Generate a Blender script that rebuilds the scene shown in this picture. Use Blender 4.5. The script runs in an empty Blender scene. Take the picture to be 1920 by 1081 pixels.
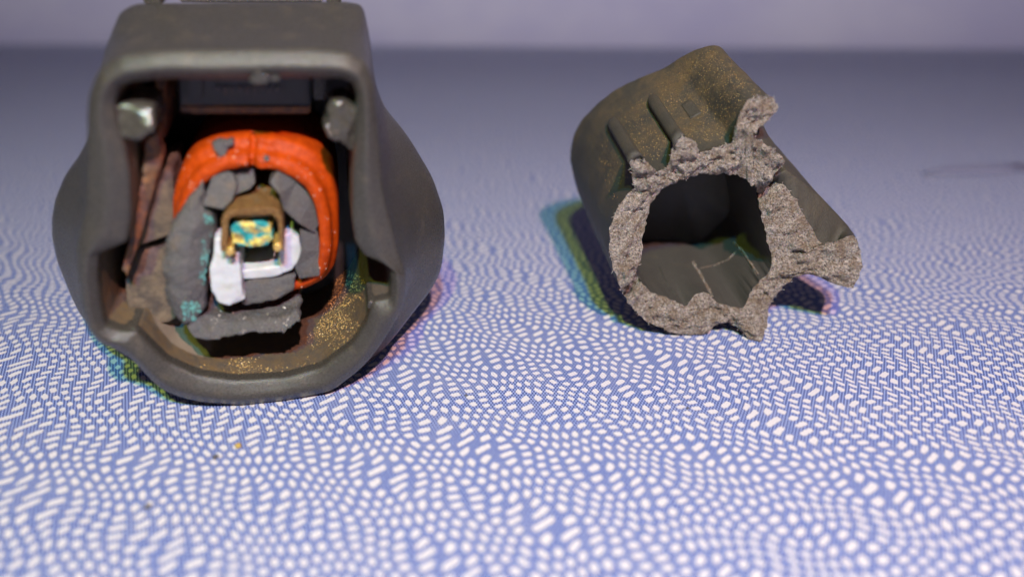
import bpy, bmesh, math, random
from mathutils import Vector, Matrix, noise
from mathutils.bvhtree import BVHTree

# ------------------------------------------------------------------ camera, light, exposure
MM = 0.001                                   # everything is modelled in millimetres
FPX, CX, CY = 1400.0, 960.0, 540.5           # pinhole of the photograph (26 mm-equivalent phone lens)
CAM_H, PITCH = 25.1, math.radians(25.6)
scene = bpy.context.scene
col = scene.collection
cam_data = bpy.data.cameras.new('camera')
cam = bpy.data.objects.new('camera', cam_data); col.objects.link(cam)
cam.location = (0, 0, CAM_H * MM)
cam.rotation_euler = (math.pi / 2 - PITCH, 0, 0)
cam_data.sensor_width = 36.0
cam_data.lens = 36.0 * FPX / 1920.0
cam_data.clip_start = 0.001
cam_data.clip_end = 10.0
cam_data.dof.use_dof = True
cam_data.dof.focus_distance = 0.0470
cam_data.dof.aperture_fstop = 21.0
scene.camera = cam

world = bpy.data.worlds.new('World'); scene.world = world
world.use_nodes = True
bg = world.node_tree.nodes['Background']
bg.inputs[0].default_value = (0.72, 0.64, 1.0, 1); bg.inputs[1].default_value = 0.06

def lamp(x, colour, watts):                  # one bulb of the three-bulb desk light over the cloth
    d = bpy.data.lights.new('desk_lamp_bulb', 'AREA'); d.shape = 'DISK'; d.size = 3.4 * MM
    d.color = colour; d.energy = watts
    o = bpy.data.objects.new('desk_lamp_bulb', d); col.objects.link(o)
    o.location = Vector((x, -40, 90)) * MM
    tgt = Vector((0, 46, 0)) * MM
    o.rotation_euler = (tgt - o.location).to_track_quat('-Z', 'Y').to_euler()
    return o
LP = 0.25
lamp(-4.0, (0.22, 0.31, 0.04), LP)
lamp(7.5, (0.03, 0.24, 0.50), LP)
lamp(19.0, (0.78, 0.42, 0.40), LP)

vs = scene.view_settings
vs.view_transform = 'Standard'; vs.look = 'None'; vs.gamma = 1.0; vs.exposure = 0.0
vs.use_curve_mapping = False

# ------------------------------------------------------------------ geometry helpers
rng = random.Random(7)
CAMP = Vector((0, 0, CAM_H))
FW = Vector((0, math.cos(PITCH), -math.sin(PITCH)))
UP = Vector((0, math.sin(PITCH), math.cos(PITCH)))
RT = Vector((1, 0, 0))
def sight(u, v): return FW * FPX + RT * (u - CX) - UP * (v - CY)
def ground(u, v, z=0.0):
    d = sight(u, v); return CAMP + d * ((z - CAM_H) / d.z)

class Frame:
    """local axes of a lying object: x right, y along its own axis (backwards), z up"""
    def __init__(s, u, v, elev, azim, roll=0.0):
        e, a, k = map(math.radians, (elev, azim, roll))
        s.O = ground(u, v)
        s.a = Vector((math.sin(a) * math.cos(e), math.cos(a) * math.cos(e), math.sin(e)))
        r = Vector((math.cos(a), -math.sin(a), 0)); n = r.cross(s.a)
        s.r = r * math.cos(k) - n * math.sin(k); s.n = n * math.cos(k) + r * math.sin(k)
    def loc(s, w):
        w = w - s.O; return Vector((w.dot(s.r), w.dot(s.a), w.dot(s.n)))
    def P(s, u, v, d, floor=0.06):
        q = sight(u, v); w = CAMP + q * ((s.O + s.a * d - CAMP).dot(s.a) / q.dot(s.a))
        if w.z < floor: w = ground(u, v, floor)
        return s.loc(w)
    def world(s, p): return s.O + s.r * p.x + s.a * p.y + s.n * p.z
    def lift(s, p, floor=0.06):              # keep a local point above the cloth
        w = s.world(p)
        if w.z < floor: w = Vector((w.x, w.y, floor)); return s.loc(w)
        return p
    def matrix(s):
        m = Matrix.Identity(4)
        for i in range(3):
            m[i][0], m[i][1], m[i][2], m[i][3] = s.r[i], s.a[i], s.n[i], s.O[i] * MM
        return m

def prop(o, label=None, cat=None, group=None, kind=None):
    for k, v in (('label', label), ('category', cat), ('group', group), ('kind', kind)):
        if v: o[k] = v
    return o
def thing(name, frame, label, cat):
    o = bpy.data.objects.new(name, None); col.objects.link(o); o.empty_display_size = 0.002
    o.matrix_world = frame.matrix()
    return prop(o, label, cat)
def mesh_obj(name, verts, faces, mat, parent=None, smooth=True, frame=None, label=None, kind=None):
    me = bpy.data.meshes.new(name)
    me.from_pydata([Vector(v) * MM for v in verts], [], faces)
    bm = bmesh.new(); bm.from_mesh(me); bmesh.ops.recalc_face_normals(bm, faces=bm.faces); bm.to_mesh(me); bm.free()
    if smooth: me.polygons.foreach_set('use_smooth', [True] * len(me.polygons))
    me.materials.append(mat)
    o = bpy.data.objects.new(name, me); col.objects.link(o)
    if parent: o.parent = parent
    elif frame: o.matrix_world = frame.matrix()
    return prop(o, label, kind=kind)

def smooth_loop(keys, sub=6, it=5):
    """closed key loop -> evenly subdivided, gently rounded loop"""
    pts = []
    n = len(keys)
    for i in range(n):
        a, b = Vector(keys[i]), Vector(keys[(i + 1) % n])
        for k in range(sub): pts.append(a.lerp(b, k / sub))
    for _ in range(it):
        m = len(pts)
        pts = [pts[i] * .5 + (pts[i - 1] + pts[(i + 1) % m]) * .25 for i in range(m)]
    return pts
def loft(rings, sub=4, it=3):
    """rings of equal length -> denser rings, rounded across"""
    out = []
    n = len(rings[0])
    for i in range(len(rings) - 1):
        for k in range(sub): out.append([rings[i][j].lerp(rings[i + 1][j], k / sub) for j in range(n)])
    out.append([p.copy() for p in rings[-1]])
    for _ in range(it):
        new = [out[0]]
        for i in range(1, len(out) - 1):
            new.append([out[i][j] * .5 + (out[i - 1][j] + out[i + 1][j]) * .25 for j in range(n)])
        new.append(out[-1]); out = new
    return out
def ring_faces(nr, n, off=0):
    return [(off + i * n + j, off + i * n + (j + 1) % n, off + (i + 1) * n + (j + 1) % n, off + (i + 1) * n + j)
            for i in range(nr - 1) for j in range(n)]
def flat(rings): return [p for r in rings for p in r]
def nz(p, s, seed=0.0): return noise.noise(Vector((p.x * s + seed, p.y * s + seed * .7, p.z * s - seed)))
def fract(p, s, oct=4, seed=0.0):
    return noise.fractal(Vector((p.x * s + seed, p.y * s - seed, p.z * s)), 1.0, 2.0, oct)

def remeshed(verts, faces, voxel, smooth_it=2, amp=0.0, scale=1.0, seed=0.0, amp2=0.0, scale2=4.0):
    """voxel-remesh a rough solid so its edges round like moulded or broken plastic, then roughen it"""
    me = bpy.data.meshes.new('tmp'); me.from_pydata([Vector(v) for v in verts], [], faces)
    bm = bmesh.new(); bm.from_mesh(me); bmesh.ops.recalc_face_normals(bm, faces=bm.faces); bm.to_mesh(me); bm.free()
    o = bpy.data.objects.new('tmp', me); col.objects.link(o)
    m = o.modifiers.new('r', 'REMESH'); m.mode = 'VOXEL'; m.voxel_size = voxel
    s = o.modifiers.new('s', 'SMOOTH'); s.factor = 0.5; s.iterations = smooth_it
    dg = bpy.context.evaluated_depsgraph_get(); ev = o.evaluated_get(dg); em = ev.to_mesh()
    V = []
    for v in em.vertices:
        p = v.co.copy()
        if amp or amp2:
            p += v.normal * (amp * fract(p, scale, 3, seed) + amp2 * fract(p, scale2, 3, seed + 5))
        V.append(p)
    Fs = [tuple(p.vertices) for p in em.polygons]
    ev.to_mesh_clear(); bpy.data.objects.remove(o); bpy.data.meshes.remove(me)
    return V, Fs
def prism(front, back):
    n = len(front); V = list(front) + list(back)
    F = [tuple(range(n)), tuple(range(2 * n - 1, n - 1, -1))] + [(i, (i + 1) % n, n + (i + 1) % n, n + i) for i in range(n)]
    bm = bmesh.new(); vs_ = [bm.verts.new(v) for v in V]
    for f in F: bm.faces.new([vs_[i] for i in f])
    bmesh.ops.recalc_face_normals(bm, faces=bm.faces)
    bmesh.ops.triangulate(bm, faces=bm.faces)
    V2 = [v.co.copy() for v in bm.verts]; bm.verts.index_update()
    F2 = [tuple(v.index for v in f.verts) for f in bm.faces]; bm.free()
    return V2, F2
def edge_dist(p, poly):
    best = 9.0; q = Vector((p.x, p.z)); n = len(poly)
    for i in range(n):
        a, b = Vector((poly[i].x, poly[i].z)), Vector((poly[i - 1].x, poly[i - 1].z)); e = b - a
        t = max(0, min(1, (q - a).dot(e) / max(e.length_squared, 1e-9))); best = min(best, (q - a - e * t).length)
    return best
def chunk(fr, pts, back, dome=0.0, **kw):
    """broken piece: traced end face (u, v, depth), run back along the axis"""
    fp = [fr.P(u, v, d) for u, v, d in pts]
    bp = [Vector((p.x, back, p.z)) for p in fp]
    V, F = remeshed(*prism(fp, bp), **kw)
    if dome:
        front = max(p.y for p in fp) + .3
        for p in V:
            if p.y < front: p.y -= dome * min(1, edge_dist(p, fp) / .9) ** .6
    return V, F
def grain_cloud(points, r0, r1, seed, flatten=0.7):
    rr = random.Random(seed); V, F = [], []
    base = [(1, 0, 0), (-1, 0, 0), (0, 1, 0), (0, -1, 0), (0, 0, 1), (0, 0, -1)]
    fc = [(0, 2, 4), (2, 1, 4), (1, 3, 4), (3, 0, 4), (2, 0, 5), (1, 2, 5), (3, 1, 5), (0, 3, 5)]
    for p, nrm in points:
        r = r0 + (r1 - r0) * rr.random() ** 2.5
        q = Vector((0, 0, 1)).rotation_difference(nrm) @ Matrix.Rotation(rr.random() * 6.28, 3, 'Z').to_quaternion()
        o = len(V)
        for b in base:
            V.append(p + q @ Vector((b[0] * r * rr.uniform(.6, 1.4), b[1] * r * rr.uniform(.6, 1.4), b[2] * r * flatten * rr.uniform(.6, 1.3) + r * .3)))
        F += [tuple(i + o for i in f) for f in fc]
    return V, F

# ------------------------------------------------------------------ material helpers
class Mat:
    def __init__(s, name):
        s.m = bpy.data.materials.new(name); s.m.use_nodes = True
        s.t = s.m.node_tree; s.b = s.t.nodes['Principled BSDF']
        tc = s.t.nodes.new('ShaderNodeTexCoord'); mp = s.t.nodes.new('ShaderNodeMapping')
        mp.inputs['Scale'].default_value = (1000, 1000, 1000)      # metres -> millimetres
        s.t.links.new(tc.outputs['Object'], mp.inputs['Vector']); s.co = mp.outputs[0]; s.uv = tc.outputs['UV']
    def link(s, a, b): s.t.links.new(a, b)
    def set(s, **k):
        for n, v in k.items(): s.b.inputs[n.replace('_', ' ')].default_value = v
        return s
    def noise(s, scale, detail=5, rough=.6, dist=0.0):
        n = s.t.nodes.new('ShaderNodeTexNoise'); n.inputs['Scale'].default_value = scale
        n.inputs['Detail'].default_value = detail; n.inputs['Roughness'].default_value = rough
        n.inputs['Distortion'].default_value = dist; s.link(s.co, n.inputs['Vector']); return n.outputs['Fac']
    def voro(s, scale, feat='F1'):
        n = s.t.nodes.new('ShaderNodeTexVoronoi'); n.feature = feat; n.inputs['Scale'].default_value = scale
        s.link(s.co, n.inputs['Vector']); return n.outputs['Distance']
    def math(s, op, a, b=None, c=None):
        n = s.t.nodes.new('ShaderNodeMath'); n.operation = op
        for i, x in enumerate((a, b, c)):
            if x is None: continue
            if isinstance(x, (int, float)): n.inputs[i].default_value = x
            else: s.link(x, n.inputs[i])
        return n.outputs[0]
    def ramp(s, fac, a, b, lo=0.0, hi=1.0):
        n = s.t.nodes.new('ShaderNodeMapRange'); n.interpolation_type = 'SMOOTHSTEP'
        s.link(fac, n.inputs[0]); n.inputs[1].default_value = a; n.inputs[2].default_value = b
        n.inputs[3].default_value = lo; n.inputs[4].default_value = hi; return n.outputs[0]
    def mix(s, fac, a, b):
        n = s.t.nodes.new('ShaderNodeMix'); n.data_type = 'RGBA'
        if isinstance(fac, (int, float)): n.inputs[0].default_value = fac
        else: s.link(fac, n.inputs[0])
        for i, x in ((6, a), (7, b)):
            if isinstance(x, tuple): n.inputs[i].default_value = (*x, 1)
            else: s.link(x, n.inputs[i])
        return n.outputs[2]
    def attr(s, name):
        n = s.t.nodes.new('ShaderNodeAttribute'); n.attribute_name = name; return n.outputs['Fac']
    def colour(s, c):
        if isinstance(c, tuple): s.b.inputs['Base Color'].default_value = (*c, 1)
        else: s.link(c, s.b.inputs['Base Color'])
        return s
    def rough(s, r):
        if isinstance(r, (int, float)): s.b.inputs['Roughness'].default_value = r
        else: s.link(r, s.b.inputs['Roughness'])
        return s
    def bump(s, h, dist, strength=1.0):
        n = s.t.nodes.new('ShaderNodeBump'); n.inputs['Strength'].default_value = strength
        n.inputs['Distance'].default_value = dist * MM; s.link(h, n.inputs['Height'])
        s.link(n.outputs[0], s.b.inputs['Normal']); return s

def plastic(name, base, dust=(0.20, 0.15, 0.09), dust_amt=.35, rough=.42, bump=.02):
    m = Mat(name)
    a = m.noise(.9, 6, .65); b = m.noise(9, 4, .7); g = m.noise(45, 2, .6)
    c = m.mix(m.ramp(b, .3, .75), tuple(x * .85 for x in base), tuple(x * 1.15 for x in base))
    d = m.math('MULTIPLY', m.ramp(a, .52, .75), m.ramp(g, .35, .65, .5, 1))
    c = m.mix(m.math('MULTIPLY', d, dust_amt), c, dust)
    # pale scuffs and specks
    sp = m.ramp(m.noise(22, 2, .5), .70, .76)
    c = m.mix(m.math('MULTIPLY', sp, .35), c, (.3, .27, .22))
    m.colour(c); m.rough(m.ramp(b, .2, .8, rough - .06, rough + .14))
    return m.bump(m.math('ADD', b, m.math('MULTIPLY', g, .6)), bump).m

M_shell = plastic('charcoal_moulded_plastic', (.050, .044, .037), dust_amt=.28, rough=.25)
M_grey = plastic('broken_grey_plastic', (.105, .097, .096), dust=(.20, .14, .085), dust_amt=.7, rough=.2, bump=.06)
M_dark = plastic('black_plastic', (.03, .028, .03), dust_amt=.2)

m = Mat('dusty_inner_plastic')                     # dust carried by a painted 'dust' / 'sand' attribute
n1 = m.noise(1.6, 6, .7); n2 = m.noise(14, 3, .7); n3 = m.noise(50, 2, .6)
c = m.mix(m.ramp(n2, .3, .7), (.055, .048, .043), (.095, .083, .072))
dm = m.math('MULTIPLY', m.attr('dust'), m.ramp(m.math('ADD', n1, m.math('MULTIPLY', n2, .5)), .45, .95))
c = m.mix(dm, c, m.mix(n3, (.12, .065, .025), (.21, .14, .065)))
sm = m.ramp(m.math('ADD', m.attr('sand'), m.math('MULTIPLY', m.math('SUBTRACT', n2, .5), .5)), .35, .6)
c = m.mix(sm, c, m.mix(n3, (.20, .145, .10), (.33, .26, .19)))
M_inner = m.colour(c).rough(m.ramp(sm, 0, 1, .5, .85)).bump(m.math('ADD', n2, n3), .035).m

m = Mat('sandy_dirt_plastic'); n1 = m.noise(1.1, 6, .7); n2 = m.noise(18, 3, .7); n3 = m.noise(60, 2)
c = m.mix(m.ramp(n1, .38, .66), (.10, .078, .066), m.mix(n2, (.17, .115, .07), (.28, .215, .15)))
M_sandy = m.colour(m.mix(m.ramp(n3, .6, .75, 0, .5), c, (.36, .27, .18))).rough(.8).bump(m.math('ADD', n2, n3), .05).m

m = Mat('rusty_dirt_plastic')
n1 = m.noise(2.2, 5, .7); n2 = m.noise(20, 3, .7)
M_rust = m.colour(m.mix(m.ramp(n1, .35, .65), (.09, .06, .05), m.mix(n2, (.22, .075, .02), (.30, .16, .07)))).rough(.75).bump(n2, .05).m

m = Mat('orange_silicone')
n1 = m.noise(3, 4, .6); n2 = m.noise(30, 3, .6)
M_seal = m.colour(m.mix(m.ramp(n1, .3, .7), (.33, .034, .001), (.46, .054, .002))).rough(.5).bump(n2, .015).set(Specular_IOR_Level=.18).m
m = Mat('pale_rubber_crumbs'); M_speck = m.colour(m.mix(m.noise(3), (.55, .20, .12), (.75, .55, .42))).rough(.5).m

m = Mat('rough_fracture')                           # torn glass-filled plastic
n1 = m.noise(1.3, 6, .7); n2 = m.noise(6.5, 6, .72, .8); n3 = m.noise(30, 3, .7); v = m.voro(8)
c = m.mix(m.ramp(n2, .34, .62), (.11, .083, .065), (.78, .66, .56))
c = m.mix(m.ramp(n1, .42, .62, 0, .72), c, m.mix(n2, (.13, .08, .045), (.40, .27, .16)))
c = m.mix(m.ramp(n3, .63, .72), c, (.80, .72, .64))
h = m.math('ADD', m.math('MULTIPLY', n2, 1.2), m.math('ADD', m.math('MULTIPLY', n3, .5), m.math('MULTIPLY', v, .5)))
M_fract = m.colour(c).rough(m.ramp(n3, .4, .7, .7, .32)).bump(h, .34).m

m = Mat('brown_dusted_shell')
n1 = m.noise(.4, 7, .72); n2 = m.noise(10, 4, .7); n3 = m.noise(55, 2, .6)
c = m.mix(m.ramp(n2, .3, .7), (.036, .032, .024), (.058, .052, .039))
dm = m.math('MULTIPLY', m.math('MULTIPLY', m.attr('dust'), m.ramp(n1, .38, .70)), m.ramp(m.math('ADD', n3, m.math('MULTIPLY', n2, .5)), .62, .92, .12, 1))
c = m.mix(dm, c, m.mix(n3, (.20, .12, .035), (.36, .235, .085)))
M_body = m.colour(c).rough(.55).bump(m.math('ADD', n2, m.math('MULTIPLY', n3, m.math('ADD', dm, .2))), .05).m
M_bore = plastic('bore_plastic', (.062, .057, .049), dust_amt=.15, rough=.42, bump=.02)

m = Mat('corroded_copper')
n1 = m.noise(1.3, 5, .7); n2 = m.noise(7, 4, .7); n3 = m.noise(30, 3)
c = m.mix(m.ramp(n2, .35, .65), (.17, .075, .022), (.36, .20, .07))
c = m.mix(m.ramp(n1, .56, .68, 0, .75), c, (.22, .38, .33))
M_copper = m.colour(c).rough(m.ramp(n2, .3, .7, .3, .55)).bump(m.math('ADD', n2, n3), .06).set(Metallic=.45).m
m = Mat('verdigris_contact')
n1 = m.noise(.75, 3, .6, .4); n2 = m.noise(5, 4, .7)
c = m.mix(m.ramp(n1, .44, .56), (.015, .29, .30), m.mix(m.ramp(n2, .4, .6), (.42, .27, .10), (.85, .70, .13)))
c = m.mix(m.ramp(n2, .62, .7), c, (.10, .45, .42))
M_contact = m.colour(c).rough(.42).bump(n2, .1).set(Metallic=.1).m
m = Mat('gold_tip'); M_gold = m.colour(m.mix(m.noise(6), (.8, .42, .08), (.85, .62, .22))).rough(.3).set(Metallic=.7).m
m = Mat('white_nylon'); n1 = m.noise(1.2, 4); n2 = m.noise(12, 3)
M_white = m.colour(m.mix(m.ramp(n1, .45, .7, 0, .55), (.52, .52, .54), (.46, .45, .37))).rough(.3).bump(n2, .02).set(Subsurface_Weight=.25, Subsurface_Scale=.0007).m
m = Mat('golden_dust'); n1 = m.noise(9, 2)
M_dust = m.colour(m.mix(m.ramp(n1, .35, .65), (.30, .16, .045), (.62, .42, .15))).rough(.45).m
m = Mat('glass_fibre'); M_fibre = m.colour((.62, .55, .48)).rough(.3).m
m = Mat('patina'); M_patina = m.colour(m.mix(m.noise(5), (.06, .34, .32), (.25, .55, .5))).rough(.6).m
m = Mat('scuffed_burr'); n2 = m.noise(8, 4, .7)
M_burr = m.colour(m.mix(m.ramp(n2, .4, .7), (.040, .036, .030), (.075, .066, .054))).rough(.17).bump(n2, .015).m

# printed weave of the cloth (uv = millimetres along the cloth)
m = Mat('blue_white_woven_cloth')
sx = m.t.nodes.new('ShaderNodeSeparateXYZ'); m.link(m.uv, sx.inputs[0])
X = m.math('MULTIPLY', sx.outputs[0], 1000.0); Y = m.math('MULTIPLY', sx.outputs[1], 1000.0)
TAU = 2 * math.pi
def sinw(expr): return m.math('SINE', expr)
def lattice(a, b, p, q):
    A = m.math('COSINE', m.math('MULTIPLY_ADD', a, math.pi / p, m.math('MULTIPLY', b, math.pi / q)))
    B = m.math('COSINE', m.math('MULTIPLY_ADD', a, math.pi / p, m.math('MULTIPLY', b, -math.pi / q)))
    return m.math('ABSOLUTE', m.math('MULTIPLY', A, B))
weave = lattice(X, Y, .19, .40)
X = m.math('MULTIPLY', X, 1.42); Y = m.math('MULTIPLY', Y, 1.52)
rag = m.math('ADD', m.math('MULTIPLY', m.math('SUBTRACT', m.noise(6, 2), .5), .22), m.math('MULTIPLY', weave, -.14))
def wave(kx, ky, phase): return sinw(m.math('MULTIPLY_ADD', X, TAU * kx, m.math('MULTIPLY_ADD', Y, TAU * ky, phase)))
drift = m.math('MULTIPLY', wave(1 / 31.0, 1 / 43.0, .4), .35)
wu = m.math('MULTIPLY_ADD', wave(1 / 15.0, 1 / 6.9, 0.0), .52, m.math('MULTIPLY', wave(1 / 7.1, -1 / 16.0, 2.0), .12))
wv = m.math('MULTIPLY_ADD', wave(1 / 8.6, 1 / 14.0, 1.3), .46, m.math('MULTIPLY', wave(-1 / 5.2, 1 / 9.5, .7), .16))
U = m.math('ADD', m.math('ADD', X, wu), drift); V_ = m.math('ADD', m.math('SUBTRACT', Y, wv), drift)
rows = m.math('ABSOLUTE', m.math('COSINE', m.math('MULTIPLY', V_, TAU / 2.10)))
def grating(sign): return m.math('ABSOLUTE', m.math('COSINE', m.math('MULTIPLY_ADD', U, math.pi / 1.06, m.math('MULTIPLY', V_, sign * math.pi / 2.10))))
cell = m.math('MULTIPLY', m.math('SMOOTH_MIN', grating(1), grating(-1), .08), m.math('MULTIPLY_ADD', rows, .55, .45))
blob = m.ramp(m.math('ADD', cell, rag), .37, .46)
blue = m.mix(m.ramp(weave, .22, .50), (.33, .40, .72), (.003, .024, .18))
c = m.mix(blob, blue, (.70, .66, .68))
c = m.mix(m.ramp(m.noise(.35, 4), .4, .75, 0, .12), c, (.55, .52, .55))
M_cloth = m.colour(c).rough(.85).bump(m.math('ADD', weave, m.math('MULTIPLY', blob, .4)), .03).m
m = Mat('pale_lilac_cloth'); n1 = m.noise(.02, 4); n2 = m.noise(2.5, 4)
M_back = m.colour(m.mix(m.ramp(n1, .35, .65), (.62, .60, .84), (.74, .72, .90))).rough(.9).bump(n2, .2).m
m = Mat('ochre_crumb'); M_crumb_y = m.colour((.45, .30, .08)).rough(.6).m
m = Mat('grey_shade'); M_shade = m.colour((.27, .27, .40)).rough(.9).m  # grey tone of the strip that imitates soft shading on the cloth
m = Mat('dark_crumb'); M_crumb_d = m.colour((.10, .09, .09)).rough(.7).m

# ------------------------------------------------------------------ the cloth, flat under the parts and rising behind them
def cloth():
    ys, zs, ss = [], [], []
    y, z, s, ang = -70.0, 0.0, 0.0, 0.0
    while s < 520:
        ys.append(y); zs.append(z); ss.append(s)
        st = 2.0 if y < 120 else 3.0
        if y > 177: break
        if y > 168: ang = min(math.radians(62), ang + math.radians(5.0))
        y += st * math.cos(ang); z += st * math.sin(ang); s += st
    xs = [-330 + 6.0 * i for i in range(111)]
    V, F = [], []
    for j in range(len(ys)):
        for x in xs:
            yy = ys[j] - x * .035 * max(0, min(1, (ys[j] - 100) / 70))
            far = max(0.0, min(1.0, (ys[j] - 85) / 60)) * max(0.0, min(1.0, (166 - ys[j]) / 25))
            zz = zs[j] + far * 1.2 * (noise.noise(Vector((x * .018, ss[j] * .02, 3.1)))+.2)
            V.append(Vector((x, yy, zz)))
    n = len(xs)
    for j in range(len(ys) - 1):
        for i in range(n - 1): F.append((j * n + i, j * n + i + 1, (j + 1) * n + i + 1, (j + 1) * n + i))
    o = mesh_obj('tabletop_cloth', V, F, M_cloth, label='blue cloth woven with wavy rows of small white lozenges', kind='structure')
    uvl = o.data.uv_layers.new(name='cloth')
    for lp in o.data.loops:
        j, i = divmod(lp.vertex_index, n)
        uvl.data[lp.index].uv = (xs[i] * MM, ss[j] * MM)
    return o
cloth()
def backdrop():
    prof = []; y, z, ang = 172.0, .05, 0.0
    for k in range(70):
        st = .8 if k < 34 else 6.0
        prof.append((y, z)); ang = min(math.radians(72), ang + math.radians(2.2)); y += st * math.cos(ang); z += st * math.sin(ang)
    xs = [-330 + 15.0 * i for i in range(45)]; V = []
    for (yy, zz) in prof:
        for x in xs: V.append(Vector((x, yy - x * .035 + min(1.5, zz * .1) * noise.noise(Vector((x * .015, zz * .02, 7))), zz)))
    n = len(xs)
    F = [(j * n + i, j * n + i + 1, (j + 1) * n + i + 1, (j + 1) * n + i) for j in range(len(prof) - 1) for i in range(n - 1)]
    return mesh_obj('backdrop', V, F, M_back, label='pale lilac cloth backdrop rising behind the table cloth', kind='structure')
backdrop()

# ------------------------------------------------------------------ the connector
CF = Frame(450, 764, 6, -12, 4)
con = thing('electrical_connector', CF, 'dark grey plastic connector with orange seal and broken inner tube', 'connector')
# key columns round the mouth: inner lip, outer lip, flared flange (pixel traces, each with its own depth)
K = [((300,150),(300,97),(300,6,7)), ((440,149),(440,95),(440,4,7)), ((580,147),(590,94),(590,3,7)), ((640,148),(650,98),(655,3,7)),
     ((662,158),(685,120),(683,8,7)), ((669,180),(700,155),(693,60,7)), ((668,230),(707,225),(703,150,7)), ((662,290),(712,290),(722,200,7)),
     ((660,350),(717,350),(770,258,7)), ((660,410),(727,400),(816,335,7)), ((666,455),(738,440),(836,395,7)), ((682,480),(746,475),(838,445,7)),
     ((710,490),(755,500),(833,500,7)), ((730,495),(761,520),(820,532,7)), ((734,530),(760,547),(800,562,6)), ((731,560),(752,585),(772,597,5)),
     ((699,568),(731,622),(742,634,4)), ((686,608),(706,658),(715,664,4)), ((661,648),(680,690),(688,690,4)), ((602,692),(622,736),(630,716,3)),
     ((530,711),(547,757),(550,722,3)), ((440,716),(450,765),(450,728,3)), ((370,706),(362,754),(370,718,3)), ((312,680),(300,732),(310,700,3)),
     ((273,641),(243,672),(247,655,4)), ((255,623),(215,656),(205,640,4)), ((222,621),(185,643),(172,618,5)), ((196,611),(165,618),(150,598,6)),
     ((186,570),(151,580),(128,555,7)), ((182,520),(144,520),(105,500,7)), ((184,477),(143,472),(93,448,7)), ((208,468),(150,435),(91,412,7)),
     ((237,456),(160,400),(100,372,7)), ((245,400),(163,350),(118,330,7)), ((244,330),(163,300),(143,296,7)), ((235,280),(164,262),(162,262,6)),
     ((218,230),(163,225),(180,150,7)), ((213,190),(166,180),(200,80,7)), ((222,163),(185,132),(222,22,7)), ((250,152),(225,105),(248,7,7))]
inn = smooth_loop([CF.P(*k[0], 0.0) for k in K], 6, 1)
outr = smooth_loop([CF.P(*k[1], 0.0) for k in K], 6, 3)
flg = smooth_loop([CF.P(*k[2]) for k in K], 6, 3)
N = len(inn)
ctr = sum(outr, Vector()) / N
def at_d(loop, d, grow=0.0):
    out = []
    for p in loop:
        q = Vector((p.x, d, p.z)); c = Vector((ctr.x, d, ctr.z)); v = (q - c)
        out.append(CF.lift(q + v.normalized() * grow))
    return out
lip_i, lip_o = at_d(inn, .08, -.02), at_d(outr, .12, .05)
mid = [Vector((a.x * .5 + b.x * .5, -.45, a.z * .5 + b.z * .5)) for a, b in zip(inn, outr)]
mid = [CF.lift(p) for p in mid]
fl_mid = [CF.lift(a.lerp(b, .36) + Vector((0, 1.1, 0))) for a, b in zip(at_d(outr, .6), flg)]
rear = [CF.lift(Vector((ctr.x + (p.x - ctr.x) * .93, p.y + 2.4, ctr.z + (p.z - ctr.z) * .95))) for p in flg]
rear2 = [CF.lift(Vector((ctr.x + (p.x - ctr.x) * .72, 13.0, ctr.z + (p.z - ctr.z) * .80))) for p in flg]
tail = [CF.lift(Vector((ctr.x + (p.x - ctr.x) * .66, 20.0, ctr.z + (p.z - ctr.z) * .72))) for p in flg]
R = loft([at_d(inn, .75), lip_i, mid, lip_o, at_d(outr, .9, .03), fl_mid, flg, rear, rear2, tail], 5, 1)
# moulding unevenness
for i, r in enumerate(R):
    if i == 0: continue
    for j, p in enumerate(r):
        v = Vector((p.x - ctr.x, 0, p.z - ctr.z)).normalized()
        r[j] = CF.lift(p + v * (.025 * fract(p, .45, 3)) + Vector((0, .05 * nz(p, .9, 3), 0)))
V = flat(R); F = ring_faces(len(R), N)
V.append(sum(R[-1], Vector()) / N); k0 = (len(R) - 1) * N
F += [(k0 + j, k0 + (j + 1) % N, len(V) - 1) for j in range(N)]
mesh_obj('shroud', V, F, M_shell, con)

# inside of the mouth, with the dirt that has settled in it
deep = [Vector((ctr.x + .1 + (p.x - ctr.x) * .97, 9.0, p.z)) for p in inn]
RI = loft([R[0], at_d(inn, 2.2, -.05), at_d(inn, 5, -.15), deep], 8, 2)
for i, r in enumerate(RI[1:], 1):
    for j, p in enumerate(r):
        v = Vector((p.x - ctr.x, 0, p.z - ctr.z)).normalized()
        r[j] = p + v * .05 * fract(p, .9, 3, 2)
VI = flat(RI); FI = ring_faces(len(RI), N)
iw = mesh_obj('inner_wall', VI, FI, M_inner, con)
da = iw.data.attributes.new('dust', 'FLOAT', 'POINT'); sa = iw.data.attributes.new('sand', 'FLOAT', 'POINT')
cz = ctr.z
for i, p in enumerate(VI):
    low = max(0.0, min(1.0, (8.5 - p.z) / 3.0)); left = max(0.0, min(1.0, (1.0 - p.x) / 3.5))
    da.data[i].value = min(1.0, .75 * low + .9 * left)
    s_ = max(0.0, 1 - ((p.x + 3.0) / 1.9) ** 2) * max(0.0, min(1, (6.6 - p.z) / 1.2)) * max(0, min(1, (p.y - 1.3) / .9)) * max(0, min(1, (p.z - 1.7) / .7))
    sa.data[i].value = s_
bvh_in = BVHTree.FromPolygons(VI, FI)
# back of the mouth
VB = [p.copy() for p in RI[-1]]; VB.append(sum(VB, Vector()) / N)
mesh_obj('back_wall', VB, [(j, (j + 1) % N, N) for j in range(N)], M_dark, con)

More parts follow.
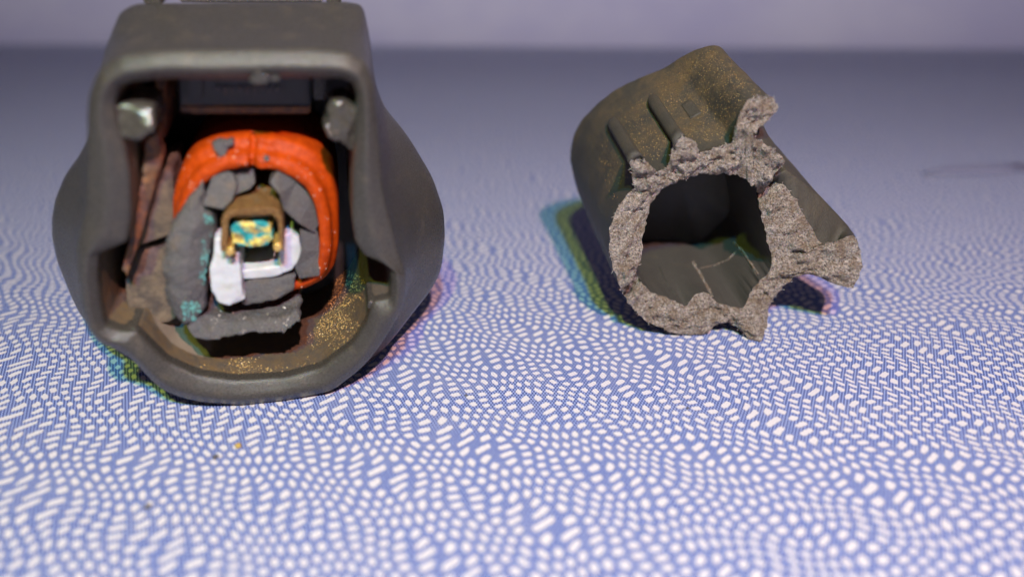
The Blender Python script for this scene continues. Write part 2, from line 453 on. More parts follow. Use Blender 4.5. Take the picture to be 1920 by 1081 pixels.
def add_chunk(name, pts, back, mat, parent=con, fr=CF, label=None, voxel=.11, smooth_it=2, amp=.08, scale=1.0, seed=0.0, amp2=.03, scale2=4.0, dome=0.0):
    V, F = chunk(fr, pts, back, dome=dome, voxel=voxel, smooth_it=smooth_it, amp=amp, scale=scale, seed=seed, amp2=amp2, scale2=scale2)
    return mesh_obj(name, V, F, mat, parent, label=label), V, F

# guide lugs and scuffs on the mouth
add_chunk('guide_lug', [(212,202,.5),(240,192,.6),(288,196,.7),(290,228,.2),(291,250,.1),(276,252,-.1),(262,268,.2),(235,262,.0),(212,258,.0)], 3.2, M_burr, amp=.07, seed=1, smooth_it=4)
add_chunk('guide_lug', [(612,205,.6),(622,192,.5),(645,190,.5),(672,205,.6),(676,290,.6),(655,284,.5),(640,272,.1),(616,258,.0),(606,238,.2),(618,222,.3)], 3.0, M_burr, amp=.14, seed=2, amp2=.03, scale2=2.5, smooth_it=4)
add_chunk('moulding_burr', [(466,150,-.2),(474,136,-.35),(486,132,-.4),(500,141,-.4),(512,137,-.3),(528,143,-.3),(525,154,-.1),(505,153,-.2),(484,158,-.2)], .5, M_burr, amp=.14, seed=3, voxel=.07, amp2=.06)
# side ledges at the foot of the mouth
add_chunk('ledge', [(194,618,.2),(256,617,.2),(257,634,.2),(225,640,.3),(192,634,.3)], 2.5, M_shell, voxel=.09, amp=.04, smooth_it=10)
add_chunk('ledge', [(690,565,.2),(736,563,.2),(738,582,.3),(715,588,.3),(688,580,.2)], 2.5, M_shell, voxel=.09, amp=.04, smooth_it=10)
# worn guide rail on the inside wall
add_chunk('guide_rail', [(270,266,1.6),(294,246,1.7),(304,300,1.9),(282,380,1.8),(262,450,1.6),(238,520,1.4),(226,508,1.3),(246,430,1.4),(266,345,1.5)], 3.0, M_rust, amp=.08, seed=4, label='rusty brown guide rail')
add_chunk('guide_plate', [(250,466,2.3),(268,420,2.3),(298,320,2.5),(322,312,2.7),(334,436,2.7),(296,450,2.4)], 6.5, M_sandy, amp=.05, seed=5)
add_chunk('inner_web', [(234,522,2.6),(262,464,2.9),(334,446,3.1),(338,520,2.9),(330,600,2.6),(268,618,2.2),(240,600,2.1)], 6.5, M_sandy, amp=.07, seed=6)

# locking bar hanging inside the top of the mouth
def frame_box(name, u0, v0, u1, v1, d0, d1, mat, parent, r=.08):
    pts = [(u0, v0, d0), (u1, v0, d0), (u1, v1, d0), (u0, v1, d0)]
    fp = [CF.P(*p) for p in pts]; bp = [Vector((p.x, d1, p.z)) for p in fp]
    V, F = prism(fp, bp); bm = bmesh.new(); vv = [bm.verts.new(v) for v in V]
    for f in F: bm.faces.new([vv[i] for i in f])
    bmesh.ops.dissolve_limit(bm, angle_limit=.02, verts=bm.verts, edges=bm.edges)
    bmesh.ops.bevel(bm, geom=bm.edges[:], offset=r, segments=2, affect='EDGES')
    bm.verts.index_update(); V = [v.co.copy() for v in bm.verts]; F = [tuple(v.index for v in f.verts) for f in bm.faces]; bm.free()
    return mesh_obj(name, V, F, mat, parent, smooth=False)
bar = frame_box('locking_bar', 338, 120, 582, 204, 3.4, 6.5, M_dark, con)
frame_box('pad', 350, 140, 380, 186, 3.2, 3.5, M_dark, bar, .05)
frame_box('pad', 535, 140, 578, 186, 3.2, 3.5, M_dark, bar, .05)
frame_box('worn_edge', 338, 197, 582, 214, 3.3, 5.5, M_rust, bar, .1)
for u in (404, 418, 432, 446, 460, 474, 488, 502, 516): frame_box('moulded_mark', u, 162, u + rng.choice((6, 8, 9)), 162 + rng.choice((10, 14, 16)), 3.25, 3.45, M_grey, bar, .03)
frame_box('side_post', 588, 130, 612, 188, 3.6, 7, M_shell, con)
frame_box('side_post', 290, 130, 310, 260, 4.4, 8, M_rust, con)
# latch at the rear of the roof
frame_box('latch_post', 268, -60, 306, 9, 9.4, 11.5, M_shell, con)
frame_box('latch_post', 612, -60, 640, 9, 9.4, 11.5, M_shell, con)
frame_box('latch_bridge', 336, -26, 606, 5, 10.2, 13, M_grey, con)

# orange seal: two steps round the tube
S_out = [(472,252),(520,254),(565,265),(600,285),(625,325),(636,380),(637,450),(630,500),(610,530),(575,550),(530,560),(470,565),(410,555),(360,530),(335,490),(324,430),(322,370),(335,320),(360,285),(400,262),(440,254)]
S_stp = [(472,284),(515,287),(555,298),(585,318),(607,350),(620,400),(622,460),(615,505),(595,530),(565,545),(525,552),(470,555),(415,545),(370,520),(345,485),(333,430),(332,385),(348,345),(375,310),(410,292),(440,285)]
S_inn = [(472,316),(510,318),(545,332),(572,352),(590,385),(598,430),(598,480),(590,510),(575,530),(550,538),(520,540),(470,540),(420,530),(385,505),(365,470),(355,430),(355,400),(365,370),(385,345),(412,325),(440,317)]
def sl(px, d): return smooth_loop([CF.P(u, v, d, -9) for u, v in px], 10, 8)
so, ss_, si = sl(S_out, 2.7), sl(S_stp, 2.1), sl(S_inn, 1.6)
def dd(loop, d): return [Vector((p.x, d, p.z)) for p in loop]
def lp(a, b, t, d): return [Vector((p.x + (q.x - p.x) * t, d, p.z + (q.z - p.z) * t)) for p, q in zip(a, b)]
RS = loft([dd(so, 8.6), dd(so, 3.0), lp(so, ss_, .18, 2.5), lp(so, ss_, .9, 2.2), lp(ss_, si, .04, 1.7), lp(ss_, si, .5, 1.52), lp(ss_, si, .95, 1.62), dd(si, 1.9), dd(si, 6.5)], 5, 3)
nS = len(so)
VS = flat(RS)
for i, p in enumerate(VS):
    j = i % nS; a = min(j, nS - j)
    seam = math.exp(-(a / 1.6) ** 2)                          # torn mould seam at the crown
    if p.y < 2.9:
        p.y += seam * (.5 + .3 * nz(p, 3)) ; p.x += seam * .12 * nz(p, 4, 1)
        rag = math.exp(-(a / 13) ** 2)
        p.y += .16 * rag * fract(p, 2.5, 3, 4) + .03 * fract(p, 1.2, 3)
zlo, zhi = min(p.z for p in VS), max(p.z for p in VS)
for p in VS:
    if p.y < 7: p.y += .7 * max(0.0, 1 - (p.z - zlo) / (zhi - zlo) / .35)     # the ring leans back towards its foot
FS = ring_faces(len(RS), nS)
seal = mesh_obj('seal', VS, FS, M_seal, con, label='orange silicone seal ring')
bvh_seal = BVHTree.FromPolygons(VS, FS)
root = dd(lp(so, si, .9, 5.6), 5.6); root.append(sum(root, Vector()) / nS)
mesh_obj('tube_root', root, [(j, (j + 1) % nS, nS) for j in range(nS)], M_dark, con)

# what is left of the inner tube
def facet(pts, back, seed):
    """cleanly snapped piece: flat facets with crisp, slightly worn edges"""
    fp = [CF.P(*p) for p in pts]; bp = [Vector((p.x, back, p.z)) for p in fp]
    V, F = prism(fp, bp); bm = bmesh.new(); vv = [bm.verts.new(v) for v in V]
    for f in F: bm.faces.new([vv[i] for i in f])
    bmesh.ops.bevel(bm, geom=[e for e in bm.edges if e.calc_face_angle(0) > .12], offset=.06, segments=2, affect='EDGES')
    bm.verts.index_update(); V = [v.co.copy() for v in bm.verts]; F = [tuple(v.index for v in f.verts) for f in bm.faces]; bm.free()
    return mesh_obj('tube_fragment', V, F, M_grey, con, smooth=False)
kw = dict(amp=.16, scale=.8, amp2=.06, scale2=4.0, smooth_it=1, dome=.7)
ol_, VL, FL = add_chunk('tube_fragment', [(384,332,1.50),(350,372,1.30),(322,425,0.90),(309,480,0.60),(312,540,0.40),(325,588,0.30),(345,607,0.20),(364,603,0.20),(388,572,0.50),(386,520,0.70),(391,480,0.90),(402,432,1.30),(404,398,1.40),(385,376,1.50)], 6.8, M_grey, seed=11, **kw)
facet([(380,384,0.80),(398,332,1.60),(420,318,1.90),(436,326,1.70),(444,346,1.30),(436,374,0.90),(418,392,0.60)], 6.4, 12)
facet([(428,320,2.20),(474,317,2.30),(478,342,1.90),(468,354,1.60),(436,366,1.30),(440,342,1.80)], 6.4, 13)
facet([(505,342,1.00),(520,322,1.50),(558,338,2.00),(588,370,2.10),(597,420,1.90),(590,436,1.60),(560,418,1.00),(532,392,0.80),(524,364,0.80)], 6.6, 14)
facet([(562,428,1.50),(595,434,1.80),(602,470,1.80),(599,516,1.70),(562,522,1.50),(553,502,1.40),(566,472,1.40)], 6.6, 15)
o_, VF, FFc = add_chunk('tube_fragment', [(346,617,-0.10),(368,596,0.30),(388,590,0.70),(430,606,0.60),(520,597,0.70),(558,584,0.60),(565,600,0.20),(533,626,0.00),(442,626,-0.10),(426,636,-0.20),(400,640,-0.20),(364,635,-0.20)], 6.6, M_grey, seed=16, amp=.12, amp2=.06, scale2=2.5)
bvh_frag = BVHTree.FromPolygons(VF, FFc)

# crimp terminal and its contact
def frame_tube(name, outer, inner, d0, d1, mat, parent, seed):
    pts = [(u, v, d0) for u, v in outer] + [(u, v, d0 + .05) for u, v in inner]
    return add_chunk(name, pts, d1, mat, parent, voxel=.045, smooth_it=1, amp=.03, seed=seed, amp2=.03, scale2=5)
term, _, _ = frame_tube('terminal', [(414,472),(415,412),(424,398),(438,392),(508,389),(522,396),(529,410),(532,470)], [(525,468),(520,414),(511,402),(440,404),(428,413),(424,470)], 0.2, 2.3, M_copper, con, 21)
add_chunk('top_plate', [(424,399,0.45),(440,391,0.40),(508,388,0.40),(523,397,0.45),(510,404,0.50),(440,408,0.50)], 6.3, M_copper, term, voxel=.07, amp=.06, seed=22)
ct, VC, FC = add_chunk('contact', [(430,424,0.80),(442,418,0.70),(498,414,0.70),(510,420,0.80),(511,448,0.60),(502,460,0.70),(448,464,0.70),(434,456,0.70)], 3.5, M_contact, term, voxel=.07, amp=.16, seed=23, amp2=.05)
add_chunk('terminal_tip', [(424,466,0.10),(436,464,0.10),(440,474,0.05),(430,481,0.10),(424,477,0.10)], 1.5, M_gold, term, voxel=.05, amp=.05, seed=24)
add_chunk('terminal_tip', [(512,458,0.10),(526,456,0.10),(530,466,0.05),(520,474,0.10),(512,468,0.10)], 1.5, M_gold, term, voxel=.05, amp=.05, seed=25)

# white terminal holder
hold, _, _ = add_chunk('terminal_holder', [(400,446,1.20),(428,443,1.20),(431,482,0.90),(447,485,0.80),(453,520,0.70),(455,545,0.70),(460,560,0.80),(450,566,0.80),(430,574,0.60),(408,567,0.60),(395,545,0.70),(391,505,0.80),(399,480,1.00)], 3.4, M_white, seed=31, voxel=.09, amp=.07, amp2=.015, label='white nylon terminal holder')
add_chunk('holder_arm', [(527,442,1.50),(546,435,1.60),(560,446,1.70),(566,466,1.70),(562,490,1.60),(546,508,1.50),(528,514,1.40),(522,494,1.40)], 4.6, M_white, hold, seed=32, voxel=.09, amp=.05, amp2=.01, smooth_it=3)
add_chunk('holder_bar', [(450,508,1.40),(525,498,1.40),(530,513,1.40),(515,519,1.45),(480,523,1.40),(455,524,1.40)], 4.8, M_white, hold, seed=33, voxel=.08, amp=.04, amp2=.01)
add_chunk('holder_floor', [(440,540,1.5),(470,523,1.5),(556,515,1.6),(552,545,1.5),(520,562,1.3),(455,575,1.2)], 6.5, M_grey, seed=34, amp=.05)

# dust and crumbs settled in the mouth
def scatter(fr, bvh, region, count, seed, dens=None):
    rr = random.Random(seed); out = []; o = fr.loc(CAMP)
    us = [p[0] for p in region]; vs2 = [p[1] for p in region]; tries = 0
    def inside(u, v):
        c = False; n = len(region)
        for i in range(n):
            (x1, y1), (x2, y2) = region[i], region[i - 1]
            if (y1 > v) != (y2 > v) and u < (x2 - x1) * (v - y1) / (y2 - y1) + x1: c = not c
        return c
    while len(out) < count and tries < count * 30:
        tries += 1
        u, v = rr.uniform(min(us), max(us)), rr.uniform(min(vs2), max(vs2))
        if not inside(u, v): continue
        if dens and rr.random() > dens(u, v): continue
        d = fr.loc(CAMP + sight(u, v)) - o
        h, nrm, _, _ = bvh.ray_cast(o, d.normalized())
        if h is None: continue
        if nrm.dot(d) > 0: nrm = -nrm
        out.append((h, nrm))
    return out
def clump(u, v, s=.012): return max(0, .5 + 1.3 * noise.noise(Vector((u * s, v * s, 1.7))))
G = scatter(CF, bvh_in, [(640,500),(684,520),(690,600),(650,655),(590,688),(510,705),(430,706),(360,690),(420,672),(520,668),(570,640),(600,600),(618,560)], 1700, 41,
            lambda u, v: clump(u, v, .02) * min(1, .25 + max(0, (u - 420) / 180)) )
V, F = grain_cloud(G, .018, .065, 42); mesh_obj('dust', V, F, M_dust, con, smooth=False, kind='stuff', label='golden brown grit on the floor of the mouth')
G = scatter(CF, bvh_seal, [(330,300),(400,256),(470,258),(570,275),(620,340),(632,450),(610,525),(560,550),(545,530),(595,490),(590,390),(540,335),(470,320),(400,335),(345,400),(330,400)], 150, 43)
V, F = grain_cloud(G, .015, .06, 44); mesh_obj('rubber_crumbs', V, F, M_speck, seal, smooth=False, kind='stuff')
G = scatter(CF, bvh_frag, [(440,540),(550,555),(560,590),(520,625),(400,635),(390,600)], 60, 45)
V, F = grain_cloud(G, .02, .07, 46); mesh_obj('plastic_grit', V, F, M_fibre, con, smooth=False, kind='stuff')
G = scatter(CF, bvh_frag, [(450,545),(550,545),(552,580),(450,580)], 4, 47)
V, F = grain_cloud(G, .07, .1, 48); mesh_obj('verdigris_specks', V, F, M_patina, con, kind='stuff')

bvh_left = BVHTree.FromPolygons(VL, FL)
G = scatter(CF, bvh_left, [(340,555),(362,545),(378,580),(366,602),(345,600)], 150, 55, lambda u, v: clump(u, v, .06)) + scatter(CF, bvh_left, [(384,400),(402,405),(392,470),(384,540),(374,520),(380,450)], 120, 56, lambda u, v: clump(u, v, .04))
V, F = grain_cloud(G, .03, .09, 57, .35); mesh_obj('verdigris_crust', V, F, M_patina, con, kind='stuff', label='green verdigris crust on the broken tube')

# chips of plastic lying on the seal
def chip(pts, thick, label, seed):
    fp = [CF.P(*p) for p in pts]; bp = [p + Vector((0, thick, 0)) for p in fp]
    V, F = remeshed(*prism(fp, bp), voxel=.05, smooth_it=1, amp=.06, scale=2, seed=seed, amp2=.02)
    return prop(mesh_obj('plastic_chip', V, F, M_grey, frame=CF), label, 'chip', 'loose chips on the orange seal')
chip([(394,270,2.00),(410,264,1.95),(424,266,1.95),(437,262,2.00),(438,272,2.00),(428,278,1.95),(424,288,1.85),(412,296,1.80),(405,286,1.85)], .5, 'larger jagged grey plastic chip lying on the orange seal left of its seam', 51)
chip([(494,296,1.60),(502,292,1.60),(504,300,1.55),(497,304,1.55)], .25, 'tiny pale grey plastic crumb stuck on the orange seal beside its seam', 52)

# ------------------------------------------------------------------ the broken-off nose piece
BF = Frame(1290, 628, 8.8, -7.2, 0)
nose = thing('broken_nose_piece', BF, 'snapped-off hollow dark plastic nose with rough pale fracture lying on the cloth', 'broken plastic')
# fracture ring: outer edge (u, v, depth) and matching inner edge
Q = [((1165,545,.2),(1190,512,.5)), ((1150,505,.1),(1200,492,.4)), ((1140,465,.2),(1206,468,.5)), ((1145,420,.4),(1204,440,.7)), ((1165,378,.6),(1213,408,.9)),
     ((1188,350,.6),(1222,382,.9)), ((1186,325,.3),(1232,366,.8)), ((1180,305,.0),(1240,358,.8)), ((1195,296,-.1),(1250,352,.7)), ((1215,305,.1),(1258,347,.7)),
     ((1228,326,.5),(1268,342,.8)), ((1250,316,.5),(1280,337,.8)), ((1258,290,.1),(1290,333,.7)), ((1262,268,-.1),(1300,330,.7)), ((1284,256,-.1),(1312,328,.7)),
     ((1304,266,.1),(1325,327,.7)), ((1310,288,.5),(1340,326,.8)), ((1340,277,.4),(1358,326,.8)), ((1374,270,.3),(1376,327,.8)), ((1378,240,.0),(1388,331,.8)),
     ((1388,210,-.2),(1394,334,.7)), ((1405,186,-.3),(1399,338,.6)), ((1428,178,-.3),(1404,341,.5)), ((1450,184,-.2),(1408,344,.5)), ((1461,202,-.1),(1411,346,.5)),
     ((1440,222,.2),(1413,347,.5)), ((1416,238,.4),(1414,347,.5)), ((1416,258,.3),(1415,347,.6)), ((1446,274,.1),(1416,348,.8)), ((1475,302,.0),(1417,350,.9)),
     ((1448,328,.8),(1419,354,1.3)), ((1441,344,2.4),(1421,362,2.4)), ((1456,342,1.4),(1423,375,1.6)), ((1472,346,.9),(1425,390,1.0)), ((1490,372,.5),(1430,412,.9)),
     ((1512,412,.2),(1436,434,.8)), ((1540,455,-.2),(1441,458,.7)), ((1562,474,-.5),(1446,482,.6)), ((1580,448,-1.0),(1447,492,.5)), ((1600,440,-1.3),(1446,500,.4)),
     ((1614,470,-1.6),(1443,506,.4)), ((1617,505,-1.8),(1440,511,.3)), ((1600,541,-1.7),(1436,516,.3)), ((1565,533,-1.2),(1432,520,.3)), ((1522,512,-.2),(1427,525,.2)),
     ((1486,520,.1),(1422,530,.2)), ((1455,553,.1),(1414,538,.1)), ((1440,578,.0),(1407,548,.0)), ((1441,600,-.3),(1402,562,-.2)), ((1428,640,-1.3),(1393,580,-.4)),
     ((1404,637,-1.1),(1378,576,-.3)), ((1384,612,-.4),(1362,572,-.1)), ((1366,602,-.1),(1345,566,.0)), ((1340,608,-.1),(1326,550,.3)), ((1322,628,-.3),(1302,551,.4)),
     ((1270,626,-.2),(1288,574,.0)), ((1235,612,-.1),(1262,562,.2)), ((1207,598,.0),(1245,556,.4)), ((1182,572,.1),(1222,550,.5)), ((1172,556,.1),(1204,530,.4)), ((1170,552,1.6),(1197,520,1.5))]
qo = smooth_loop([BF.P(*a) for a, b in Q], 6, 1); qi = smooth_loop([BF.P(*b) for a, b in Q], 6, 1)
qi0 = [p.copy() for p in qi]
BEND = {(1378,240): (1384,280), (1388,210): (1388,240), (1405,186): (1393,224), (1428,178): (1398,222), (1450,184): (1402,222), (1461,202): (1406,226),
        (1440,222): (1408,236), (1416,238): (1410,250), (1416,258): (1411,270), (1446,274): (1424,300),
        (1614,470): (1545,488), (1617,505): (1540,495), (1600,541): (1536,503), (1565,533): (1522,501), (1522,512): (1490,504)}   # where the tear narrows to a neck
qm = []
for a, b in Q:
    d = (a[2] + b[2]) / 2
    qm.append(BF.P(*BEND[a[:2]], d) if a[:2] in BEND else BF.P(*a).lerp(BF.P(*b), .5))
qm = smooth_loop(qm, 6, 1)
nQ = len(qo)
bc = sum(qi, Vector()) / nQ
for j, p in enumerate(qo):                                     # ragged edge
    v = Vector((p.x - bc.x, 0, p.z - bc.z)).normalized()
    qo[j] = BF.lift(p + v * .14 * fract(p, 2.4, 3, 1) + Vector((0, .15 * fract(p, 1.8, 3, 9), 0)), .03)
for j, p in enumerate(qi):
    v = Vector((p.x - bc.x, 0, p.z - bc.z)).normalized()
    qi[j] = BF.lift(p + v * .16 * fract(p, 2.4, 3, 2), .25)
MR = 22
VFr = []
for i in range(MR + 1):
    t = i / MR
    for j in range(nQ):
        p = qo[j].lerp(qm[j], t * 2) if t < .5 else qm[j].lerp(qi[j], t * 2 - 1)
        bulge = math.sin(math.pi * t) ** .7
        p.y += bulge * (-.18 + .42 * fract(p, 1.1, 4, 3) + .20 * fract(p, 3.6, 3, 6))
        if 0 < i < MR: p.x += .06 * nz(p, 4, 1); p.z += .06 * nz(p, 4, 2)
        VFr.append(BF.lift(p, .03))
FFr = ring_faces(MR + 1, nQ)
fs = mesh_obj('fracture_surface', VFr, FFr, M_fract, nose, label='granular brown-grey fracture surface')
bvh_fr = BVHTree.FromPolygons(VFr, FFr)

# outer skin: smooth section behind the tear, run back to the rounded rear
# section keys without the rib stubs, and the rear end (u, v, depth)
SK = [((1165,545),(1120,448,9)), ((1150,505),(1098,400,10.5)), ((1140,465),(1080,350,12)), ((1145,420),(1071,315,13)), ((1165,378),(1068,288,13.5)),
      ((1188,350),(1073,258,13.5)), ((1194,338),(1082,238,13.5)), ((1200,332),(1094,220,13.2)), ((1207,327),(1106,206,13)), ((1216,322),(1120,194,12.8)),
      ((1228,318),(1136,182,12.5)), ((1244,312),(1152,170,12.2)), ((1258,306),(1168,160,12)), ((1270,300),(1184,152,11.8)), ((1284,294),(1198,146,11.5)),
      ((1298,289),(1212,140,11.2)), ((1314,284),(1228,134,11)), ((1340,277),(1246,126,10.6)), ((1372,266),(1262,116,10.2)), ((1380,238),(1276,107,9.8)),
      ((1390,210),(1292,98,9.3)), ((1405,188),(1310,90,8.8)), ((1428,180),(1332,84,8.4)), ((1448,186),(1348,86,8.1)), ((1457,202),(1362,100,8)),
      ((1436,222),(1366,128,8)), ((1412,240),(1360,150,8)), ((1412,258),(1364,170,8)), ((1448,272),(1398,180,8)), ((1470,300),(1414,205,8)),
      ((1456,322),(1416,225,8)), ((1452,332),(1418,235,8)), ((1462,326),(1424,240,8)), ((1474,318),(1430,245,8)), ((1492,332),(1440,255,8)),
      ((1520,352),(1452,268,8)), ((1556,388),(1462,282,8)), ((1580,412),(1470,296,8)), ((1594,426),(1474,306,8)), ((1604,440),(1476,316,8)),
      ((1612,464),(1477,330,8)), ((1612,495),(1476,345,8)), ((1596,525),(1470,362,8)), ((1560,520),(1460,370,8)), ((1520,505),(1446,374,8)),
      ((1486,515),(1430,380,8)), ((1455,548),(1416,396,8)), ((1440,574),(1408,410,8)), ((1436,592),(1400,425,8)), ((1424,612),(1392,440,8)),
      ((1402,616),(1382,450,8)), ((1384,608),(1372,456,8)), ((1366,602),(1360,460,8)), ((1340,606),(1340,466,8)), ((1322,622),(1310,474,8)),
      ((1270,622),(1270,480,8)), ((1235,608),(1230,480,8)), ((1207,594),(1200,476,8)), ((1182,570),(1165,470,8)), ((1172,554),(1140,462,8.5)), ((1168,550),(1130,455,8.8))]
s0 = smooth_loop([BF.P(*a, .9) for a, b in SK], 6, 3); s1 = smooth_loop([BF.P(*b) for a, b in SK], 6, 8)
def keep(r, f=.03): return [BF.lift(p, f) for p in r]
end = [Vector((bc.x - 1 + (p.x - bc.x + 1) * .86, p.y + .9, bc.z + (p.z - bc.z) * .9)) for p in s1]
s0b = [a.lerp(b, .12) for a, b in zip(s0, s1)]
RB = loft([qo, keep(s0), keep(s0b), keep([a.lerp(b, .5) for a, b in zip(s0, s1)]), keep([a.lerp(b, .93) for a, b in zip(s0, s1)]), keep(s1), keep(end)], 6, 1)
for i, r in enumerate(RB[1:], 1):
    for j, p in enumerate(r):
        v = Vector((p.x - bc.x, 0, p.z - bc.z)).normalized()
        r[j] = BF.lift(p + v * .06 * fract(p, .7, 3, 4), .03)
VBd = flat(RB); FBd = ring_faces(len(RB), nQ)
k0 = (len(RB) - 1) * nQ; VBd.append(sum(RB[-1], Vector()) / nQ)
FBd += [(k0 + j, k0 + (j + 1) % nQ, len(VBd) - 1) for j in range(nQ)]
body = mesh_obj('outer_shell', VBd, FBd, M_body, nose)
at_ = body.data.attributes.new('dust', 'FLOAT', 'POINT')
for i, p in enumerate(VBd):
    up = max(0, min(1, (p.z - 6.0) / 4.0)); bk = max(0, min(1, (p.y - .8) / 3.0))
    rt = max(0, min(1, (p.x + 4.5) / 5.0))
    at_.data[i].value = min(1.0, up * (.25 + .75 * bk) * (.35 + .65 * rt))
bvh_body = BVHTree.FromPolygons(VBd, FBd)

# the hollow: walls and floor of the bore
qs = qi0
for _ in range(14): qs = [qs[i] * .5 + (qs[i - 1] + qs[(i + 1) % nQ]) * .25 for i in range(nQ)]
q2 = qs
for _ in range(160): q2 = [q2[i] * .5 + (q2[i - 1] + q2[(i + 1) % nQ]) * .25 for i in range(nQ)]
q2 = [Vector((bc.x + (p.x - bc.x) * 1.06, 0, bc.z + (p.z - bc.z) * 1.06)) for p in q2]
ib = [Vector((bc.x + (p.x - bc.x) * .98 - p.y * .0, 8.5, max(p.z, 1.8))) for p in q2]
RC = loft([qi, [Vector((a.x * .3 + b.x * .7, 2.4, a.z * .3 + b.z * .7)) for a, b in zip(qs, q2)], [Vector((a.x, 5, a.z)) for a in q2], ib], 8, 3)
VCv = flat(RC); FCv = ring_faces(len(RC), nQ); k0 = (len(RC) - 1) * nQ; VCv.append(sum(RC[-1], Vector()) / nQ)
FCv += [(k0 + j, k0 + (j + 1) % nQ, len(VCv) - 1) for j in range(nQ)]
mesh_obj('bore', VCv, FCv, M_bore, nose, label='smooth dark hollow of the nose')
bvh_bore = BVHTree.FromPolygons(VCv, FCv)

# two raised ribs on the shell (and a short worn one)
def rib(a, b, w, h, name='rib'):
    fr = BF; o = fr.loc(CAMP)
    def hit(u, v):
        d = fr.loc(CAMP + sight(u, v)) - o; p, n, _, _ = bvh_body.ray_cast(o, d.normalized())
        if p is None: return None
        return p, (n if n.dot(d) < 0 else -n)
    pts = []
    for k in range(15):
        t = k / 14; h_ = hit(a[0] + (b[0] - a[0]) * t, a[1] + (b[1] - a[1]) * t)
        if h_: pts.append(h_)
    nrm = sum((n for _, n in pts), Vector()).normalized()
    ax = (pts[-1][0] - pts[0][0]).normalized(); side = ax.cross(nrm).normalized()
    rings = []
    L = len(pts)
    for k, (p, n) in enumerate(pts):
        t = k / (L - 1); taper = min(1, (1 - t) / .12) ** .5 if t > .88 else 1
        taper = max(taper, .05)
        rings.append([p + side * (w * taper * math.cos(q * math.pi / 8)) + nrm * (h * taper * math.sin(q * math.pi / 8) ** .38 - (.25 if q in (0, 8) else 0)) for q in range(9)])
    V = flat(rings); n9 = 9
    F = [(i * n9 + j, i * n9 + j + 1, (i + 1) * n9 + j + 1, (i + 1) * n9 + j) for i in range(L - 1) for j in range(8)]
    F += [tuple(range(9)), tuple(range((L - 1) * 9 + 8, (L - 1) * 9 - 1, -1))]
    for p in V: p += nrm * .03 * fract(p, 2, 2)
    o_ = mesh_obj(name, V, F, M_body, nose)
    d_ = o_.data.attributes.new('dust', 'FLOAT', 'POINT')
    for i in range(len(V)): d_.data[i].value = .35 * (i // 9) / L
rib((1206, 322), (1146, 222), .44, .62)
rib((1290, 290), (1218, 180), .46, .66)
rib((1305, 218), (1285, 190), .40, .07)

# scored lines on the bore floor
def score(px, w, h, mat):
    o = BF.loc(CAMP); P = []
    for i in range(len(px) - 1):
        for k in range(6):
            t = k / 6; u = px[i][0] + (px[i + 1][0] - px[i][0]) * t; v = px[i][1] + (px[i + 1][1] - px[i][1]) * t
            d = BF.loc(CAMP + sight(u, v)) - o; p, n, _, _ = bvh_bore.ray_cast(o, d.normalized())
            if p is not None: P.append((p, n if n.dot(d) < 0 else -n))
    V = []
    for i, (p, n) in enumerate(P):
        a = (P[min(i + 1, len(P) - 1)][0] - P[max(i - 1, 0)][0]).normalized(); s = a.cross(n).normalized()
        ww = w * (.6 + .5 * rng.random())
        V += [p - s * ww - n * .05, p + n * h * (.6 + .6 * rng.random()), p + s * ww - n * .05]
    F = []
    for i in range(len(P) - 1): F += [(i * 3, i * 3 + 1, i * 3 + 4, i * 3 + 3), (i * 3 + 1, i * 3 + 2, i * 3 + 5, i * 3 + 4)]
    mesh_obj('score_line', V, F, mat, nose, smooth=False)
score([(1299, 492), (1312, 512), (1326, 538), (1338, 562)], .14, .16, M_fract)
score([(1376, 455), (1392, 470), (1408, 495), (1424, 520)], .14, .16, M_fract)
score([(1312, 503), (1340, 497), (1365, 487), (1384, 468)], .05, .07, M_fract)
score([(1236, 500), (1250, 530), (1270, 560)], .12, .1, M_bore)

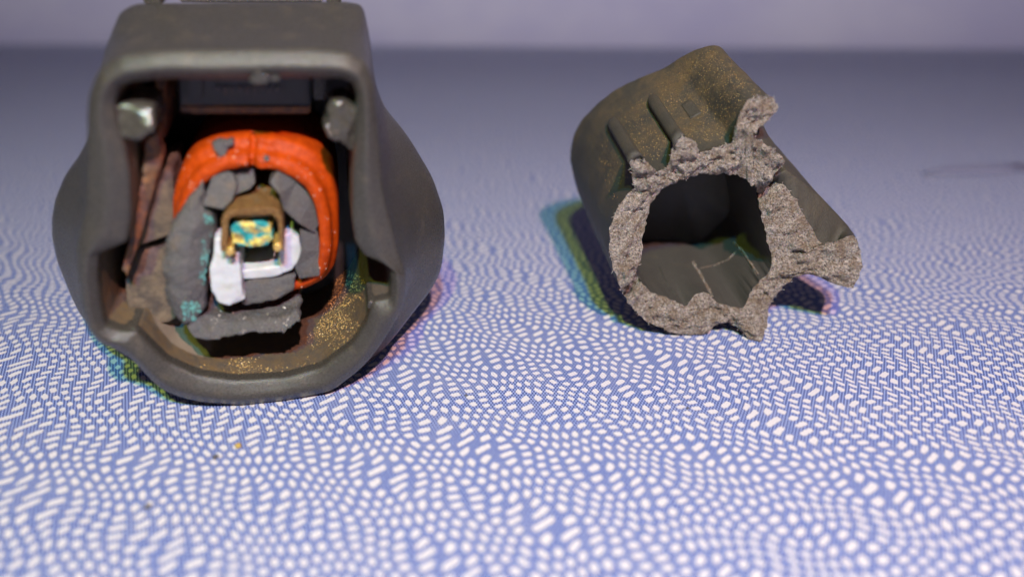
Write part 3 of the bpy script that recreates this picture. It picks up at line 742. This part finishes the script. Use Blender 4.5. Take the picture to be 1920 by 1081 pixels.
# grit on the shell and torn fibres round the fracture
G = scatter(BF, bvh_body, [(1120,290),(1140,210),(1240,140),(1330,90),(1370,110),(1440,190),(1380,210),(1370,262),(1300,270),(1210,310),(1170,340),(1150,400)], 2600, 61, lambda u, v: clump(u, v, .015))
V, F = grain_cloud(G, .010, .034, 62); mesh_obj('dust', V, F, M_dust, nose, smooth=False, kind='stuff', label='golden brown grit on the shell')
rr = random.Random(63); V, F = [], []
idx = list(range(len(VFr)))
for _ in range(420):
    i = rr.choice(idx) if rr.random() < .55 else rr.randrange(nQ)
    p = VFr[i]; d = Vector((rr.gauss(0, 1), -abs(rr.gauss(0, .8)), rr.gauss(0, 1))).normalized()
    if i < nQ: d = (d + Vector((p.x - bc.x, 0, p.z - bc.z)).normalized() * .4).normalized()
    L = rr.uniform(.08, .26); w = .012; s = d.orthogonal().normalized() * w; t = d.cross(s).normalized() * w
    q = p + d * L * .6 + Vector((rr.gauss(0, .03), 0, rr.gauss(0, .03))); e = p + d * L
    if min(BF.world(q).z, BF.world(e).z) < .02: continue
    o0 = len(V)
    for c_ in (p, q): V += [c_ + s, c_ - s * .5 + t, c_ - s * .5 - t]
    V.append(e)
    F += [(o0, o0 + 1, o0 + 4, o0 + 3), (o0 + 1, o0 + 2, o0 + 5, o0 + 4), (o0 + 2, o0, o0 + 3, o0 + 5), (o0 + 3, o0 + 4, o0 + 6), (o0 + 4, o0 + 5, o0 + 6), (o0 + 5, o0 + 3, o0 + 6)]
mesh_obj('torn_fibres', V, F, M_fibre, nose, kind='stuff')

# ------------------------------------------------------------------ crumbs on the cloth
def crumb(u, v, r, mat, label, seed):
    g = ground(u, v); bm = bmesh.new(); bmesh.ops.create_icosphere(bm, subdivisions=3, radius=r)
    for vt in bm.verts:
        vt.co *= 1 + .55 * fract(vt.co / r, 1.1, 3, seed); vt.co.z *= .6
    zmin = min(vt.co.z for vt in bm.verts)
    bm.verts.index_update()
    V = [Vector((vt.co.x + g.x, vt.co.y + g.y, vt.co.z - zmin)) for vt in bm.verts]; F = [tuple(x.index for x in f.verts) for f in bm.faces]; bm.free()
    return prop(mesh_obj('crumb', V, F, mat), label, 'crumb', 'crumbs on the cloth')
crumb(447, 838, .17, M_crumb_y, 'small ochre yellow crumb on the cloth in front of the connector', 71)
crumb(405, 858, .15, M_crumb_d, 'flat grey crumb on the cloth next to the ochre crumb', 72)
crumb(278, 951, .14, M_crumb_d, 'lone dark grey speck on the bare cloth far in front of the connector', 73)
crumb(874, 742, .07, M_crumb_d, 'minute dark speck on the cloth between the connector and the broken nose', 74)
crumb(1289, 766, .08, M_crumb_d, 'minute brown-grey speck on the cloth in front of the broken nose', 75)

def painted_shade():  # flat dark strip added on the cloth in place of a soft shadow
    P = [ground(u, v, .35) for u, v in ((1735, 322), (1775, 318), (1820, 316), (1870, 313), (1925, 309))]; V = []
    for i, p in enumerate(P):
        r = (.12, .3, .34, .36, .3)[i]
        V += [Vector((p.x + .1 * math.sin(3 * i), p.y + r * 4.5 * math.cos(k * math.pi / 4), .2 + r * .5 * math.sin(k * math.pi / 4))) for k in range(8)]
    return prop(mesh_obj('shade_strip', V, ring_faces(len(P), 8) + [tuple(range(8)), tuple(range(39, 31, -1))], M_shade), 'blurred grey strip imitating soft shading on the cloth behind the broken nose', 'painted_shade')
painted_shade()
